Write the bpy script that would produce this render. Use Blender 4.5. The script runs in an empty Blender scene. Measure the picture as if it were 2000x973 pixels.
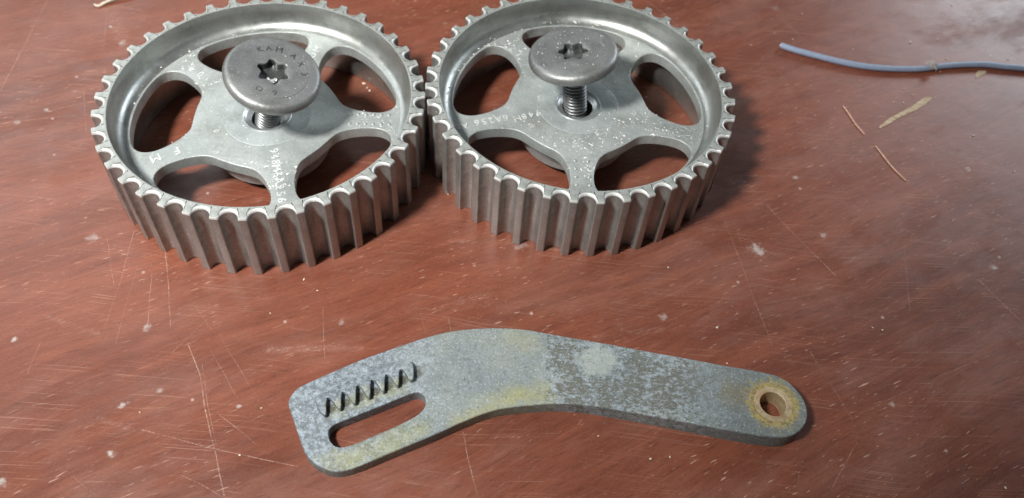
import bpy, bmesh, math, random
from mathutils import Vector, Matrix, noise as mnoise
from mathutils.geometry import tessellate_polygon
PI = math.pi
S = bpy.context.scene
COL = S.collection
MM = 0.001

# ------------------------------------------------------------------ camera
cam = bpy.data.cameras.new('camera'); camo = bpy.data.objects.new('camera', cam); COL.objects.link(camo)
cam.sensor_width = 36.0; cam.lens = 36.0 * 1635.71 / 2000.0
cam.clip_start = 0.01; cam.clip_end = 20
cx = Vector((0.9953834466526366, 0.07596566747561044, 0.05866013548316051))
cu = Vector((-0.09597809192684424, 0.7878357070984067, 0.6083609984958238))
cf = Vector((0.0, 0.6111825553676565, -0.7914896613438873))
M = Matrix((cx, cu, -cf)).transposed().to_4x4(); M.translation = (0, 0, 0.247153262)
camo.matrix_world = M
cam.dof.use_dof = True; cam.dof.focus_distance = 0.27; cam.dof.aperture_fstop = 16.0
S.camera = camo

# ------------------------------------------------------------------ world and lamps
W = bpy.data.worlds.new('World'); S.world = W; W.use_nodes = True
wn = W.node_tree; bg = wn.nodes['Background']
tc = wn.nodes.new('ShaderNodeTexCoord'); sp = wn.nodes.new('ShaderNodeSeparateXYZ')
mr = wn.nodes.new('ShaderNodeMapRange'); cr = wn.nodes.new('ShaderNodeValToRGB')
wn.links.new(tc.outputs['Generated'], sp.inputs[0]); wn.links.new(sp.outputs['Z'], mr.inputs['Value'])
mr.inputs['From Min'].default_value = -1; mr.inputs['From Max'].default_value = 1
wn.links.new(mr.outputs[0], cr.inputs[0]); wn.links.new(cr.outputs[0], bg.inputs['Color'])
e = cr.color_ramp.elements
e[0].position = 0.45; e[0].color = (0.16, 0.14, 0.13, 1)
e[1].position = 1.0; e[1].color = (0.80, 0.86, 0.90, 1)
m_ = e.new(0.66); m_.color = (0.34, 0.37, 0.39, 1)
bg.inputs['Strength'].default_value = 0.105

def lamp(name, kind, loc, target, power, color, **kw):
    l = bpy.data.lights.new(name, kind); l.energy = power; l.color = color
    for k, v in kw.items(): setattr(l, k, v)
    o = bpy.data.objects.new(name, l); COL.objects.link(o); o.location = loc
    o.rotation_euler = (Vector(target) - Vector(loc)).to_track_quat('-Z', 'Y').to_euler()
    return o
lamp('work_lamp', 'SPOT', (-0.29, -0.04, 0.52), (-0.085, 0.285, 0), 28.5, (1.0, 0.975, 0.94),
     spot_size=math.radians(59), spot_blend=1.0, shadow_soft_size=0.042)
lamp('far_window', 'AREA', (1.30, 1.66, 0.72), (0.1, 0.3, 0), 16.0, (0.86, 0.93, 1.0), shape='RECTANGLE', size=1.0, size_y=0.5)
lamp('sheen_fill', 'AREA', (-1.05, 1.15, 1.1), (-0.15, 0.25, 0), 6.5, (0.93, 0.98, 1.0), shape='RECTANGLE', size=1.0, size_y=0.5)  # unseen soft area light, added as fill and for sheen on the table
S.view_settings.view_transform = 'Standard'; S.view_settings.look = 'None'
S.view_settings.exposure = 0.0; S.view_settings.gamma = 1.0
S.render.engine = 'CYCLES'

# ------------------------------------------------------------------ measured outlines, millimetres on the table
BR_OUT= [(-65.8,117.9),(-65.8,120.0),(-64.7,122.8),(-62.3,125.1),(-55.3,129.7),(-47.0,135.3),(-40.0,139.1),(-32.9,142.9),(-25.7,146.7),(-19.1,149.4),(-12.3,151.2),(-5.5,152.4),(1.5,153.0),(8.5,153.0),(15.6,152.1),(24.2,151.2),(34.9,150.2),(45.6,148.9),(54.7,147.9),(66.7,146.6),(74.4,145.6),(82.1,145.0),(87.8,144.2),(91.5,143.5),(94.4,142.1),(96.8,139.9),(98.7,136.9),(99.8,133.9),(100.0,130.7),(99.5,128.3),(98.3,126.0),(96.2,123.5),(93.4,121.8),(89.6,120.9),(85.2,120.9),(79.8,121.3),(72.5,122.0),(65.3,122.9),(57.9,123.7),(50.6,124.5),(45.2,125.0),(37.1,125.8),(29.0,126.4),(21.9,126.3),(14.8,125.5),(4.8,123.4),(-0.4,121.9),(-4.6,120.0),(-10.8,116.5),(-16.7,112.7),(-22.6,109.2),(-28.5,105.8),(-33.7,102.8),(-38.5,99.9),(-41.7,98.2),(-44.6,97.1),(-47.7,96.9),(-51.1,97.9),(-54.3,99.6),(-57.0,102.4),(-59.9,107.1),(-62.4,111.9),(-64.6,115.6)]
BR_SLOT= [(-51.1,108.8),(-51.1,110.6),(-49.8,112.2),(-44.9,115.0),(-36.6,119.8),(-28.2,124.8),(-26.3,125.7),(-24.7,125.7),(-23.2,124.5),(-22.5,122.3),(-22.9,119.9),(-25.1,117.3),(-29.8,114.0),(-33.4,111.7),(-39.9,107.8),(-43.2,105.9),(-46.1,104.8),(-48.3,105.0),(-50.0,106.6)]
BR_RACK= [(-53.1,114.0),(-52.6,114.3),(-53.7,119.6),(-53.1,120.2),(-52.2,119.8),(-49.3,116.6),(-48.4,116.6),(-49.5,122.1),(-48.9,122.6),(-47.9,122.2),(-45.1,118.9),(-44.2,119.0),(-45.3,124.8),(-44.7,125.3),(-43.7,124.9),(-40.9,121.3),(-40.1,121.5),(-41.1,127.2),(-40.5,127.8),(-39.5,127.4),(-36.7,123.8),(-36.0,124.0),(-36.9,129.6),(-36.3,130.2),(-35.3,129.8),(-32.5,126.3),(-31.8,126.6),(-32.6,131.9),(-31.9,132.5),(-31.0,132.1),(-28.7,128.5),(-27.4,129.3),(-28.3,134.2),(-29.4,135.8),(-31.0,136.5),(-44.3,129.8),(-55.8,122.0),(-56.9,120.2),(-57.0,118.4),(-55.9,116.1)]
WIRE= [(116.6,325.4),(122.8,322.9),(132.2,320.2),(141.7,317.8),(151.2,316.1),(160.9,315.7),(170.8,316.4),(181.0,318.0),(191.6,321.4),(202.1,324.0),(212.5,325.7),(222.4,325.6),(231.1,325.7),(245.6,325.7),(265.6,327.6)]
SCR=[ (-146.7,177.4,-137.2,159.0,1,0.5),(-138.9,183.3,-135.2,159.3,1,0.6),(-135.2,159.3,-133.8,140.1,1,0.5),(-126.5,164.9,-120.2,143.5,1,0.7),(-124.3,173.9,-112.2,142.6,1.3,0.8),(-109.3,133.5,-100.9,147.5,1,0.6),(-105.2,138.0,-97.3,126.3,1.6,0.9),(-97.3,126.3,-86.3,103.2,1.8,0.9),(-86.3,103.2,-78.2,88.1,1.6,0.9),(-98.1,130.7,-85.4,103.3,1,0.6),(-98.0,137.6,-83.0,120.1,1,0.5),(-95.9,142.6,-80.4,124.8,1,0.5),(-86.9,113.4,-73.6,105.0,1.4,0.5),(-109.3,106.3,-86.4,102.2,1.5,0.7),(-86.4,102.2,-58.8,99.6,1.4,0.7),(-145.3,111.2,-134.3,114.7,1.2,0.6),(-92.6,92.3,-79.5,88.0,1.3,0.6),(-132.2,167.5,-128.0,135.4,1,0.4),(-152.3,133.3,-151.7,121.5,1.2,0.5),(-153.7,142.7,-135.1,138.2,3,0.5),(-123.3,109.5,-112.1,106.1,3,0.45),(-77.0,138.8,-48.5,142.9,4,0.55),(-106.6,152.4,-98.7,143.5,1,0.4),(-123.5,89.7,-115.1,84.5,1,0.4),(-222.7,308.8,-220.2,276.1,2,0.6),(-220.2,276.1,-217.3,247.4,2,0.6),(-178.9,247.2,-194.3,238.3,1.4,0.5),(-181.6,237.9,-209.0,229.1,1.6,0.6),(-174.8,229.9,-184.4,253.1,1.2,0.5),(-194.3,305.6,-176.9,283.3,9,0.55),(-193.9,301.9,-186.1,279.5,2,0.5),(99.7,225.4,121.1,192.4,1.2,0.7),(176.7,197.5,188.1,179.7,1.4,0.7),(82.1,215.2,93.4,159.0,1,0.5),(151.2,211.9,146.8,180.4,1,0.4),(117.7,125.2,106.6,107.8,1.2,0.5),(107.2,158.2,117.7,133.8,1,0.45),(125.3,198.4,138.4,206.6,3,0.5),(120.1,136.3,171.1,164.0,1.5,0.3),(-64.1,157.3,-58.6,137.4,1,0.6),(-10.0,115.7,-3.4,96.0,1.4,0.7),(-29.6,159.0,-26.4,150.1,1,0.4),(-20.0,158.6,-18.0,152.1,1,0.5),(32.3,155.2,55.0,161.8,4,0.35),(38.9,163.6,42.7,154.9,3,0.35),(-21.9,163.5,-7.1,168.8,7,0.4),(98.8,276.9,104.9,271.4,1.5,0.3),(53.3,352.5,68.9,334.8,2,0.4),(118.7,350.5,126.8,335.9,3,0.3),(103.3,299.4,115.6,304.6,3,0.3),(-23.2,192.0,-2.1,193.4,3,0.4),(179.4,267.5,211.0,255.2,6,0.25),(-133.0,296.4,-121.4,287.4,4,0.3) ]
BLOT=[ (-161.0,133.7,1.6,0.8),(-117.5,114.4,1.9,0.75),(-115.4,97.7,2.2,0.8),(-143.7,86.5,2.6,0.7),(-120.0,142.6,2.2,0.5),(-151.7,177.4,2.9,0.4),(-56.3,151.5,1.9,0.45),(-108.8,120.1,1.6,0.4),(92.9,202.5,4.5,0.75),(94.1,200.7,2.6,0.7),(184.1,204.0,2.2,0.7),(119.8,211.6,1.9,0.55),(-202.5,230.6,2.2,0.4),(-82.1,117.3,1.3,0.6),(3.7,192.9,3.8,0.35),(55.8,166.8,2.6,0.4),(131.8,140.6,1.6,0.5),(-194.7,239.1,1.9,0.5),(112.6,242.3,1.6,0.5),(-189.0,294.5,1.3,0.9),(-179.5,284.0,2.9,0.45),(187.6,256.5,1.9,0.6),(118.1,355.7,3.2,0.35) ]
SMEAR= [(153.6,276.5),(160.1,283.8),(166.8,288.7),(171.2,292.1),(176.1,296.9),(179.7,300.2),(183.4,300.3),(179.7,296.1),(174.8,291.2),(169.4,287.7),(163.8,283.6),(158.2,278.8),(154.4,276.1)]
SMEAR2= [(206.6,317.1),(208.1,321.0),(210.6,322.9),(214.0,322.6),(211.8,320.1),(208.1,317.0)]
SPL1= [(140.2,288.4),(142.2,282.6),(144.0,276.9),(146.7,271.4)]
SPL2= [(150.2,264.9),(152.5,258.9),(155.2,252.6),(159.3,245.7)]
SHAVE= [(-201.1,308.0),(-198.9,307.2),(-196.9,309.4),(-193.9,312.2),(-190.4,314.3),(-186.0,316.6)]
CRUMB= [(130.8,353.4),(123.6,332.7),(151.8,329.8),(181.1,339.0),(195.1,343.4),(177.1,360.6),(209.2,372.8),(150.9,306.8),(174.0,300.4),(163.9,294.5),(168.4,294.5),(170.7,304.4),(196.2,328.8),(190.8,318.9),(205.3,314.8),(183.9,299.9),(195.5,277.3),(217.3,338.5),(226.7,333.1),(207.5,257.6),(126.6,280.7),(187.7,256.9),(192.5,265.1),(-72.7,168.2),(-67.0,164.0),(58.4,189.2),(-80.9,152.8),(4.5,143.8),(-15.5,115.5),(-77.2,100.9),(-111.8,111.8),(-74.8,117.3),(33.2,118.8),(56.1,114.0),(162.9,114.5),(49.8,112.7),(74.8,164.7),(77.3,150.4),(131.3,171.1),(134.7,170.4),(-26.9,214.6),(-38.8,220.6)]


# ------------------------------------------------------------------ node helper
class NT:
    def __init__(s, name):
        s.m = bpy.data.materials.new(name); s.m.use_nodes = True
        s.t = s.m.node_tree; s.b = s.t.nodes['Principled BSDF']; s.tc = s.t.nodes.new('ShaderNodeTexCoord')
        s.obj = s.tc.outputs['Object']
    def put(s, inp, v):
        if isinstance(v, bpy.types.NodeSocket): s.t.links.new(v, inp)
        elif v is not None: inp.default_value = v
    def math(s, op, a, b=None, c=None, clamp=False):
        n = s.t.nodes.new('ShaderNodeMath'); n.operation = op; n.use_clamp = clamp
        s.put(n.inputs[0], a); s.put(n.inputs[1], b)
        if c is not None: s.put(n.inputs[2], c)
        return n.outputs[0]
    def vec(s, op, a, b=None, scale=None):
        n = s.t.nodes.new('ShaderNodeVectorMath'); n.operation = op
        s.put(n.inputs[0], a)
        if b is not None: s.put(n.inputs[1], b)
        if scale is not None: s.put(n.inputs['Scale'], scale)
        return n.outputs['Value'] if op in ('LENGTH', 'DISTANCE', 'DOT_PRODUCT') else n.outputs[0]
    def map(s, v, scale=(1, 1, 1), rot=(0, 0, 0), loc=(0, 0, 0)):
        n = s.t.nodes.new('ShaderNodeMapping'); s.put(n.inputs[0], v)
        n.inputs['Scale'].default_value = scale; n.inputs['Rotation'].default_value = rot; n.inputs['Location'].default_value = loc
        return n.outputs[0]
    def noise(s, v, scale, detail=3, rough=0.5, dist=0.0, color=False):
        n = s.t.nodes.new('ShaderNodeTexNoise'); s.put(n.inputs['Vector'], v)
        n.inputs['Scale'].default_value = scale; n.inputs['Detail'].default_value = detail
        n.inputs['Roughness'].default_value = rough; n.inputs['Distortion'].default_value = dist
        return n.outputs['Color' if color else 'Fac']
    def vor(s, v, scale, feature='F1', rnd=1.0, out='Distance'):
        n = s.t.nodes.new('ShaderNodeTexVoronoi'); n.feature = feature; s.put(n.inputs['Vector'], v)
        n.inputs['Scale'].default_value = scale; n.inputs['Randomness'].default_value = rnd
        return n.outputs[out]
    def rng(s, v, a, b, c=0.0, d=1.0, smooth=True):
        n = s.t.nodes.new('ShaderNodeMapRange'); n.interpolation_type = 'SMOOTHSTEP' if smooth else 'LINEAR'
        s.put(n.inputs['Value'], v); s.put(n.inputs['From Min'], a); s.put(n.inputs['From Max'], b)
        s.put(n.inputs['To Min'], c); s.put(n.inputs['To Max'], d)
        return n.outputs[0]
    def mix(s, f, a, b, mode='MIX'):
        n = s.t.nodes.new('ShaderNodeMix'); n.data_type = 'RGBA'; n.blend_type = mode
        s.put(n.inputs[0], f); s.put(n.inputs[6], a if isinstance(a, bpy.types.NodeSocket) else (*a, 1)); s.put(n.inputs[7], b if isinstance(b, bpy.types.NodeSocket) else (*b, 1))
        return n.outputs[2]
    def seg(s, p, a, b):                       # distance from p to the segment a-b, metres
        a = Vector(a); b = Vector(b); d = b - a; L2 = d.dot(d)
        q = s.vec('SUBTRACT', p, tuple(a)); t = s.vec('DOT_PRODUCT', q, tuple(d / L2))
        t = s.math('MINIMUM', s.math('MAXIMUM', t, 0.0), 1.0)
        n = s.t.nodes.new('ShaderNodeVectorMath'); n.operation = 'SCALE'; n.inputs[0].default_value = tuple(d); s.put(n.inputs['Scale'], t)
        return s.vec('DISTANCE', q, n.outputs[0])
    def bump(s, h, strength=0.3, dist=0.0003):
        n = s.t.nodes.new('ShaderNodeBump'); s.put(n.inputs['Height'], h)
        n.inputs['Strength'].default_value = strength; n.inputs['Distance'].default_value = dist
        s.t.links.new(n.outputs[0], s.b.inputs['Normal'])
    def done(s, col=None, rough=None, metal=None, **kw):
        if col is not None: s.put(s.b.inputs['Base Color'], col if isinstance(col, bpy.types.NodeSocket) else (*col, 1))
        s.put(s.b.inputs['Roughness'], rough); s.put(s.b.inputs['Metallic'], metal)
        for k, v in kw.items(): s.put(s.b.inputs[k.replace('_', ' ')], v)
        return s.m

def simple(name, col, rough=0.5, metal=0.0, var=0.25, scale=900, bump=0.2):
    n = NT(name); f = n.noise(n.obj, scale, 4, 0.6)
    c = n.mix(n.rng(f, 0.3, 0.7), tuple(x * (1 - var) for x in col), tuple(min(1, x * (1 + var)) for x in col))
    n.bump(f, bump, 0.0002)
    return n.done(c, rough, metal)

# ------------------------------------------------------------------ materials
def mat_table():
    n = NT('varnished_wood'); p = n.obj
    ang = math.radians(31)
    warp = n.vec('SCALE', n.vec('SUBTRACT', n.noise(p, 7, 2, 0.5, color=True), (0.5, 0.5, 0.5)), scale=0.03)
    g = n.map(n.vec('ADD', p, warp), (1, 1, 1), (0, 0, -ang))
    big = n.noise(n.map(g, (5, 18, 1)), 1.0, 4, 0.55)
    mid = n.noise(n.map(g, (22, 150, 1)), 1.0, 4, 0.6)
    fine = n.noise(n.map(g, (110, 1100, 1)), 1.0, 3, 0.6)
    c = n.mix(n.rng(big, 0.3, 0.7), (0.112, 0.031, 0.018), (0.200, 0.056, 0.030))
    c = n.mix(n.rng(mid, 0.35, 0.75, 0, 0.55), c, (0.262, 0.084, 0.046))
    c = n.mix(n.rng(fine, 0.50, 0.72, 0, 0.62), c, (0.085, 0.026, 0.016))
    fib = n.noise(n.map(g, (45, 640, 1), loc=(1, 4, 0)), 1.0, 6, 0.75)
    c = n.mix(n.rng(fib, 0.50, 0.68, 0, 0.28), c, (0.31, 0.115, 0.070))
    c = n.mix(n.rng(n.noise(p, 1500, 3, 0.7), 0.40, 0.70, 0, 0.10), c, (0.40, 0.20, 0.14))
    c = n.mix(n.rng(n.noise(n.map(g, (500, 900, 1)), 1.0, 3, 0.7), 0.56, 0.72, 0, 0.42), c, (0.070, 0.024, 0.017))
    # dusty, dulled areas in the varnish
    haze = n.rng(n.noise(n.map(g, (16, 34, 1), loc=(3, 1, 0)), 1.0, 8, 0.72), 0.42, 0.70)
    c = n.mix(n.math('MULTIPLY', haze, 0.15), c, (0.33, 0.17, 0.13))
    worn = n.rng(n.noise(n.map(p, (11, 13, 1), loc=(7.3, 2.1, 0)), 1.0, 3, 0.6), 0.40, 0.62)
    # short bright dashes along the pores
    d1 = n.noise(n.map(g, (190, 1500, 1), loc=(5, 9, 0)), 1.0, 2, 0.5)
    d1 = n.rng(d1, 0.648, 0.735)
    d1 = n.math('MULTIPLY', d1, n.rng(worn, 0, 1, 0.30, 1.0))
    c = n.mix(n.math('MULTIPLY', d1, 0.72), c, (0.56, 0.36, 0.27))
    d0 = n.rng(n.noise(n.map(g, (120, 1900, 1), loc=(15, 2, 0)), 1.0, 2, 0.5), 0.64, 0.74)
    c = n.mix(n.math('MULTIPLY', d0, 0.6), c, (0.075, 0.022, 0.014))
    # fine crossing hairline scratches
    hs = None
    for k, (a, sc, th) in enumerate([(62, 12, 0.75), (-52, 14, 0.75), (36, 17, 0.72), (24, 22, 0.735), (95, 13, 0.76)]):
        f = n.noise(n.map(n.vec('ADD', p, warp), (sc, sc * 160, 1), (0, 0, -math.radians(a)), (k * 3.1, k * 7.7, 0)), 1.0, 1, 0.4)
        f = n.rng(f, th - 0.055, th)
        hs = f if hs is None else n.math('MAXIMUM', hs, f)
    brk = n.rng(n.noise(p, 60, 2, 0.5), 0.42, 0.6)
    c = n.mix(n.math('MULTIPLY', n.math('MULTIPLY', hs, brk), 0.28), c, (0.52, 0.31, 0.23))
    # the long scratches and scuffs one can point at
    wob = n.vec('SCALE', n.vec('SUBTRACT', n.noise(p, 34, 2, 0.5, color=True), (0.5, 0.5, 0.5)), scale=0.0032)
    pw = n.vec('MULTIPLY', n.vec('ADD', p, wob), (1, 1, 0))
    pw2 = pw
    grit = n.noise(p, 1400, 2, 0.6)
    streak = n.noise(n.map(g, (150, 900, 1)), 1.0, 2, 0.6)
    scuffn = n.rng(n.noise(n.map(g, (260, 1300, 1), loc=(2, 2, 0)), 1.0, 5, 0.7), 0.42, 0.62, 0.10, 0.9)
    acc = None
    for (x1, y1, x2, y2, w, k) in SCR:
        d = n.seg(pw2, (x1 * MM, y1 * MM, 0), (x2 * MM, y2 * MM, 0))
        wd = w * 0.11 * MM
        if w <= 2:
            f = n.rng(d, wd * 0.40, wd * 1.45, k, 0.0, smooth=False)
        else:
            f = n.math('MULTIPLY', n.rng(n.math('MULTIPLY_ADD', streak, -w * 1.0 * MM, d), -w * 0.42 * MM, -w * 0.02 * MM, k, 0.0), scuffn)
        acc = f if acc is None else n.math('MAXIMUM', acc, f)
    acc = n.math('MULTIPLY', acc, n.math('MULTIPLY', n.rng(grit, 0.40, 0.58, 0.2, 1.0), n.rng(n.noise(p, 90, 3, 0.6), 0.35, 0.6, 0.3, 1.0)))
    c = n.mix(n.math('MULTIPLY', acc, 0.66), c, (0.58, 0.40, 0.32))
    bl = None
    bn = n.noise(p, 420, 4, 0.65)
    for (x, y, r_, k) in BLOT:
        d = n.vec('DISTANCE', pw2, (x * MM, y * MM, 0))
        f = n.rng(n.math('MULTIPLY_ADD', bn, r_ * 2.4 * MM, d), r_ * 1.15 * MM, r_ * 2.0 * MM, k, 0.0)
        bl = f if bl is None else n.math('MAXIMUM', bl, f)
    c = n.mix(bl, c, (0.50, 0.46, 0.43))
    # scattered small pale spots
    v = n.vor(n.map(p, (1, 1, 0)), 95, out='Distance'); vc = n.vor(n.map(p, (1, 1, 0)), 95, out='Color')
    spt = n.math('MULTIPLY', n.rng(v, 0.025, 0.085, 1, 0), n.rng(n.vec('DOT_PRODUCT', vc, (1, 0, 0)), 0.72, 0.75))
    c = n.mix(n.math('MULTIPLY', spt, 0.6), c, (0.55, 0.42, 0.36))
    rough = n.math('ADD', n.rng(haze, 0, 1, 0.33, 0.50), n.math('MULTIPLY', n.math('MAXIMUM', acc, d1), 0.22))
    rough = n.math('ADD', rough, n.rng(n.noise(p, 55, 4, 0.6), 0.3, 0.7, -0.03, 0.05))
    h = n.math('SUBTRACT', n.math('MULTIPLY', n.noise(n.map(g, (90, 800, 1)), 1.0, 3, 0.6), 0.5), n.math('ADD', n.math('MULTIPLY', acc, 0.6), n.math('MULTIPLY', d1, 0.4)))
    h = n.math('ADD', h, n.math('MULTIPLY', n.noise(p, 60, 2, 0.5), 1.2))
    n.bump(h, 0.30, 0.00022)
    return n.done(c, rough, 0.0, Specular_IOR_Level=0.5)

def mat_steel(name, lo, hi, metal, r0, r1, spk=0.4, seed=0.0, tarnish=(0.26, 0.25, 0.19), tar=0.25, bumpk=0.35):
    n = NT(name); p = n.map(n.obj, loc=(seed, seed * .7, seed * .3))
    big = n.noise(p, 45, 4, 0.6); fine = n.noise(p, 1700, 3, 0.7); mid = n.noise(p, 260, 4, 0.6)
    c = n.mix(n.rng(big, 0.3, 0.7), lo, hi)
    c = n.mix(n.rng(fine, 0.35, 0.75, 0, spk), c, tuple(x * 0.62 for x in lo))
    c = n.mix(n.math('MULTIPLY', n.rng(mid, 0.52, 0.72), n.rng(n.noise(p, 28, 3, 0.5), 0.45, 0.7, 0, tar)), c, tarnish)
    c = n.mix(n.rng(n.noise(p, 75, 6, 0.72), 0.46, 0.70, 0, 0.52), c, (lo[0] * 0.55, lo[1] * 0.53, lo[2] * 0.47))
    c = n.mix(n.rng(n.noise(p, 620, 5, 0.8), 0.52, 0.68, 0, 0.35), c, tuple(min(1, x * 1.35) for x in hi))
    dark = n.rng(n.vor(p, 900), 0.03, 0.12, 1, 0)
    dark = n.math('MULTIPLY', dark, n.rng(n.noise(p, 120, 2, 0.5), 0.55, 0.65))
    c = n.mix(n.math('MULTIPLY', dark, 0.7), c, (0.05, 0.05, 0.05))
    rough = n.rng(n.math('ADD', n.math('MULTIPLY', big, 0.5), n.math('MULTIPLY', mid, 0.5)), 0.35, 0.65, r0, r1)
    n.bump(n.math('ADD', fine, n.math('MULTIPLY', mid, 0.8)), bumpk, 0.00012)
    return n.done(c, rough, metal)

def mat_bracket(sides=True):
    n = NT('corroded_zinc_steel'); p = n.obj
    q = n.vec('MULTIPLY', p, (1, 1, 0))
    wob = n.vec('SCALE', n.vec('SUBTRACT', n.noise(p, 170, 4, 0.65, color=True), (0.5, 0.5, 0.5)), scale=0.010)
    qw = n.vec('ADD', q, n.vec('MULTIPLY', wob, (1, 1, 0)))
    sx = n.t.nodes.new('ShaderNodeSeparateXYZ'); n.put(sx.inputs[0], qw); X = sx.outputs[0]
    sx2 = n.t.nodes.new('ShaderNodeSeparateXYZ'); n.put(sx2.inputs[0], q); X2 = sx2.outputs[0]
    fine = n.noise(p, 1500, 4, 0.72); mid = n.noise(p, 330, 5, 0.68); big = n.noise(p, 42, 4, 0.6)
    c = n.mix(n.rng(big, 0.32, 0.68), (0.175, 0.210, 0.212), (0.262, 0.287, 0.266))
    # pale blue bloom, strongest at the slotted end and on the arm
    bloomzone = n.math('MAXIMUM', n.rng(X, -0.030, -0.016, 1, 0), n.rng(X, 0.012, 0.018, 0, 1))
    bloom = n.math('MULTIPLY', n.rng(n.noise(p, 520, 6, 0.8), 0.42, 0.60), n.rng(bloomzone, 0, 1, 0.22, 0.72))
    c = n.mix(n.rng(X, -0.042, -0.020, 0.75, 0), c, (0.12, 0.145, 0.165))
    c = n.mix(bloom, c, (0.37, 0.43, 0.49))
    # bare olive metal showing between bloom on the arm
    arm = n.math('MULTIPLY', n.rng(X2, 0.0146, 0.0150, 0, 1), n.rng(X, 0.058, 0.076, 1, 0))
    patch = None
    for (x, y, rr) in ((20, 145.5, 7), (20.5, 140.5, 7), (26, 131.5, 7), (34, 131.5, 8), (46, 144, 8), (53, 134, 10), (43, 134, 9), (62, 138, 9)):
        f = n.rng(n.vec('DISTANCE', qw, (x * MM, y * MM, 0)), rr * 0.4 * MM, rr * 1.05 * MM, 1, 0)
        patch = f if patch is None else n.math('MAXIMUM', patch, f)
    bare = n.math('MULTIPLY', n.rng(n.math('ADD', n.noise(n.map(p, (0.75, 1.25, 1)), 620, 6, 0.76), n.math('MULTIPLY', patch, 0.085)), 0.525, 0.605), arm)
    smooth = n.rng(n.vec('DISTANCE', qw, (0.0320, 0.1435, 0)), 0.0045, 0.0075, 0, 1)
    bare = n.math('MULTIPLY', bare, smooth)
    c = n.mix(n.math('MULTIPLY', n.math('SUBTRACT', 1.0, smooth), 0.75), c, (0.35, 0.38, 0.35))
    c = n.mix(n.math('MULTIPLY', bare, 0.85), c, (0.125, 0.125, 0.098))
    # yellow-green film
    for (x1, y1, x2, y2, r_, k) in ((-41.6, 101.5, -24, 112, 8, .6), (-9.8, 117, 4.7, 127.0, 7, .65), (4.7, 127, 14.2, 129, 6, .75), (-50, 100, -43, 100, 5, .4), (2, 150, 9, 147, 6, .35), (-52, 116, -30, 128, 3.5, .45)):
        d = n.seg(qw, (x1 * MM, y1 * MM, 0), (x2 * MM, y2 * MM, 0))
        f = n.math('MULTIPLY', n.rng(d, 0.0005, r_ * MM, k, 0), n.rng(mid, 0.3, 0.6, 0.5, 1.0))
        c = n.mix(f, c, (0.34, 0.34, 0.17))
    # shade in the rack notches and past its right end, painted dark olive
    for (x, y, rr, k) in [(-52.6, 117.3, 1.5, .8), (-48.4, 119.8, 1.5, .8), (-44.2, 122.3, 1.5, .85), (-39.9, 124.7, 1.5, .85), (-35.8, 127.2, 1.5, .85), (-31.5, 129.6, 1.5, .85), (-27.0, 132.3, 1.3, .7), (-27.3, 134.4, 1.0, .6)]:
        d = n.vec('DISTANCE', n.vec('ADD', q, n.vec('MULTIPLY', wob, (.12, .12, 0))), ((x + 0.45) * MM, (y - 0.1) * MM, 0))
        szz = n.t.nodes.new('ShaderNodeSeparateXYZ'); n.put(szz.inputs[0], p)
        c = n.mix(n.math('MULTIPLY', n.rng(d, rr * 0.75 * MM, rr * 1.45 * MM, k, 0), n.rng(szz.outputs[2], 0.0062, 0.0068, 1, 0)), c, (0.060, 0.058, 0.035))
    # dull brown end of the arm
    end = n.rng(X, 0.055, 0.080, 0, 0.72)
    c = n.mix(end, c, (0.125, 0.14, 0.13))
    d = n.vec('DISTANCE', qw, (0.077, 0.135, 0)); c = n.mix(n.rng(d, 0.001, 0.008, 0.5, 0), c, (0.20, 0.16, 0.08))
    # rust round the bushing
    d = n.vec('DISTANCE', q, (0.0890, 0.1326, 0)); dn = n.math('ADD', d, n.math('MULTIPLY', n.math('SUBTRACT', n.noise(p, 420, 5, 0.75), 0.5), 0.0075))
    c = n.mix(n.rng(dn, 0.0070, 0.0094, 0.95, 0), c, n.mix(n.rng(n.noise(p, 700, 3, 0.7), 0.35, 0.65), (0.24, 0.17, 0.06), (0.43, 0.33, 0.11)))
    c = n.mix(n.math('MULTIPLY', n.rng(d, 0.0085, 0.0125, 0.8, 0), n.rng(n.noise(p, 420, 3, 0.7), 0.54, 0.6)), c, (0.36, 0.30, 0.07))
    # side faces: darker than the top, less so along the arm
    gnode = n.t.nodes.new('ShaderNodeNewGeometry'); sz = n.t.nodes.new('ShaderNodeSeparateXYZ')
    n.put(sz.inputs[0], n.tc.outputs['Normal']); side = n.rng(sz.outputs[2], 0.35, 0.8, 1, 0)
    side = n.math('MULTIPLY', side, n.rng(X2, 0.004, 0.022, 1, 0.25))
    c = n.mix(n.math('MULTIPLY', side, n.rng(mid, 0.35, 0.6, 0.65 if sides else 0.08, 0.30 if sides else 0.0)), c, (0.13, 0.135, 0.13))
    # specks and pits
    c = n.mix(n.rng(fine, 0.54, 0.68, 0, 0.55), c, (0.58, 0.65, 0.68))
    c = n.mix(n.rng(n.noise(p, 950, 5, 0.8), 0.53, 0.68, 0, 0.72), c, (0.075, 0.085, 0.085))
    h = n.math('ADD', n.math('MULTIPLY', fine, 0.6), n.math('ADD', mid, n.math('MULTIPLY', bare, -0.5)))
    n.bump(h, 0.7, 0.00028)
    return n.done(c, n.rng(mid, 0.3, 0.7, 0.52, 0.72), 0.25, Specular_IOR_Level=0.4)

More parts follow.
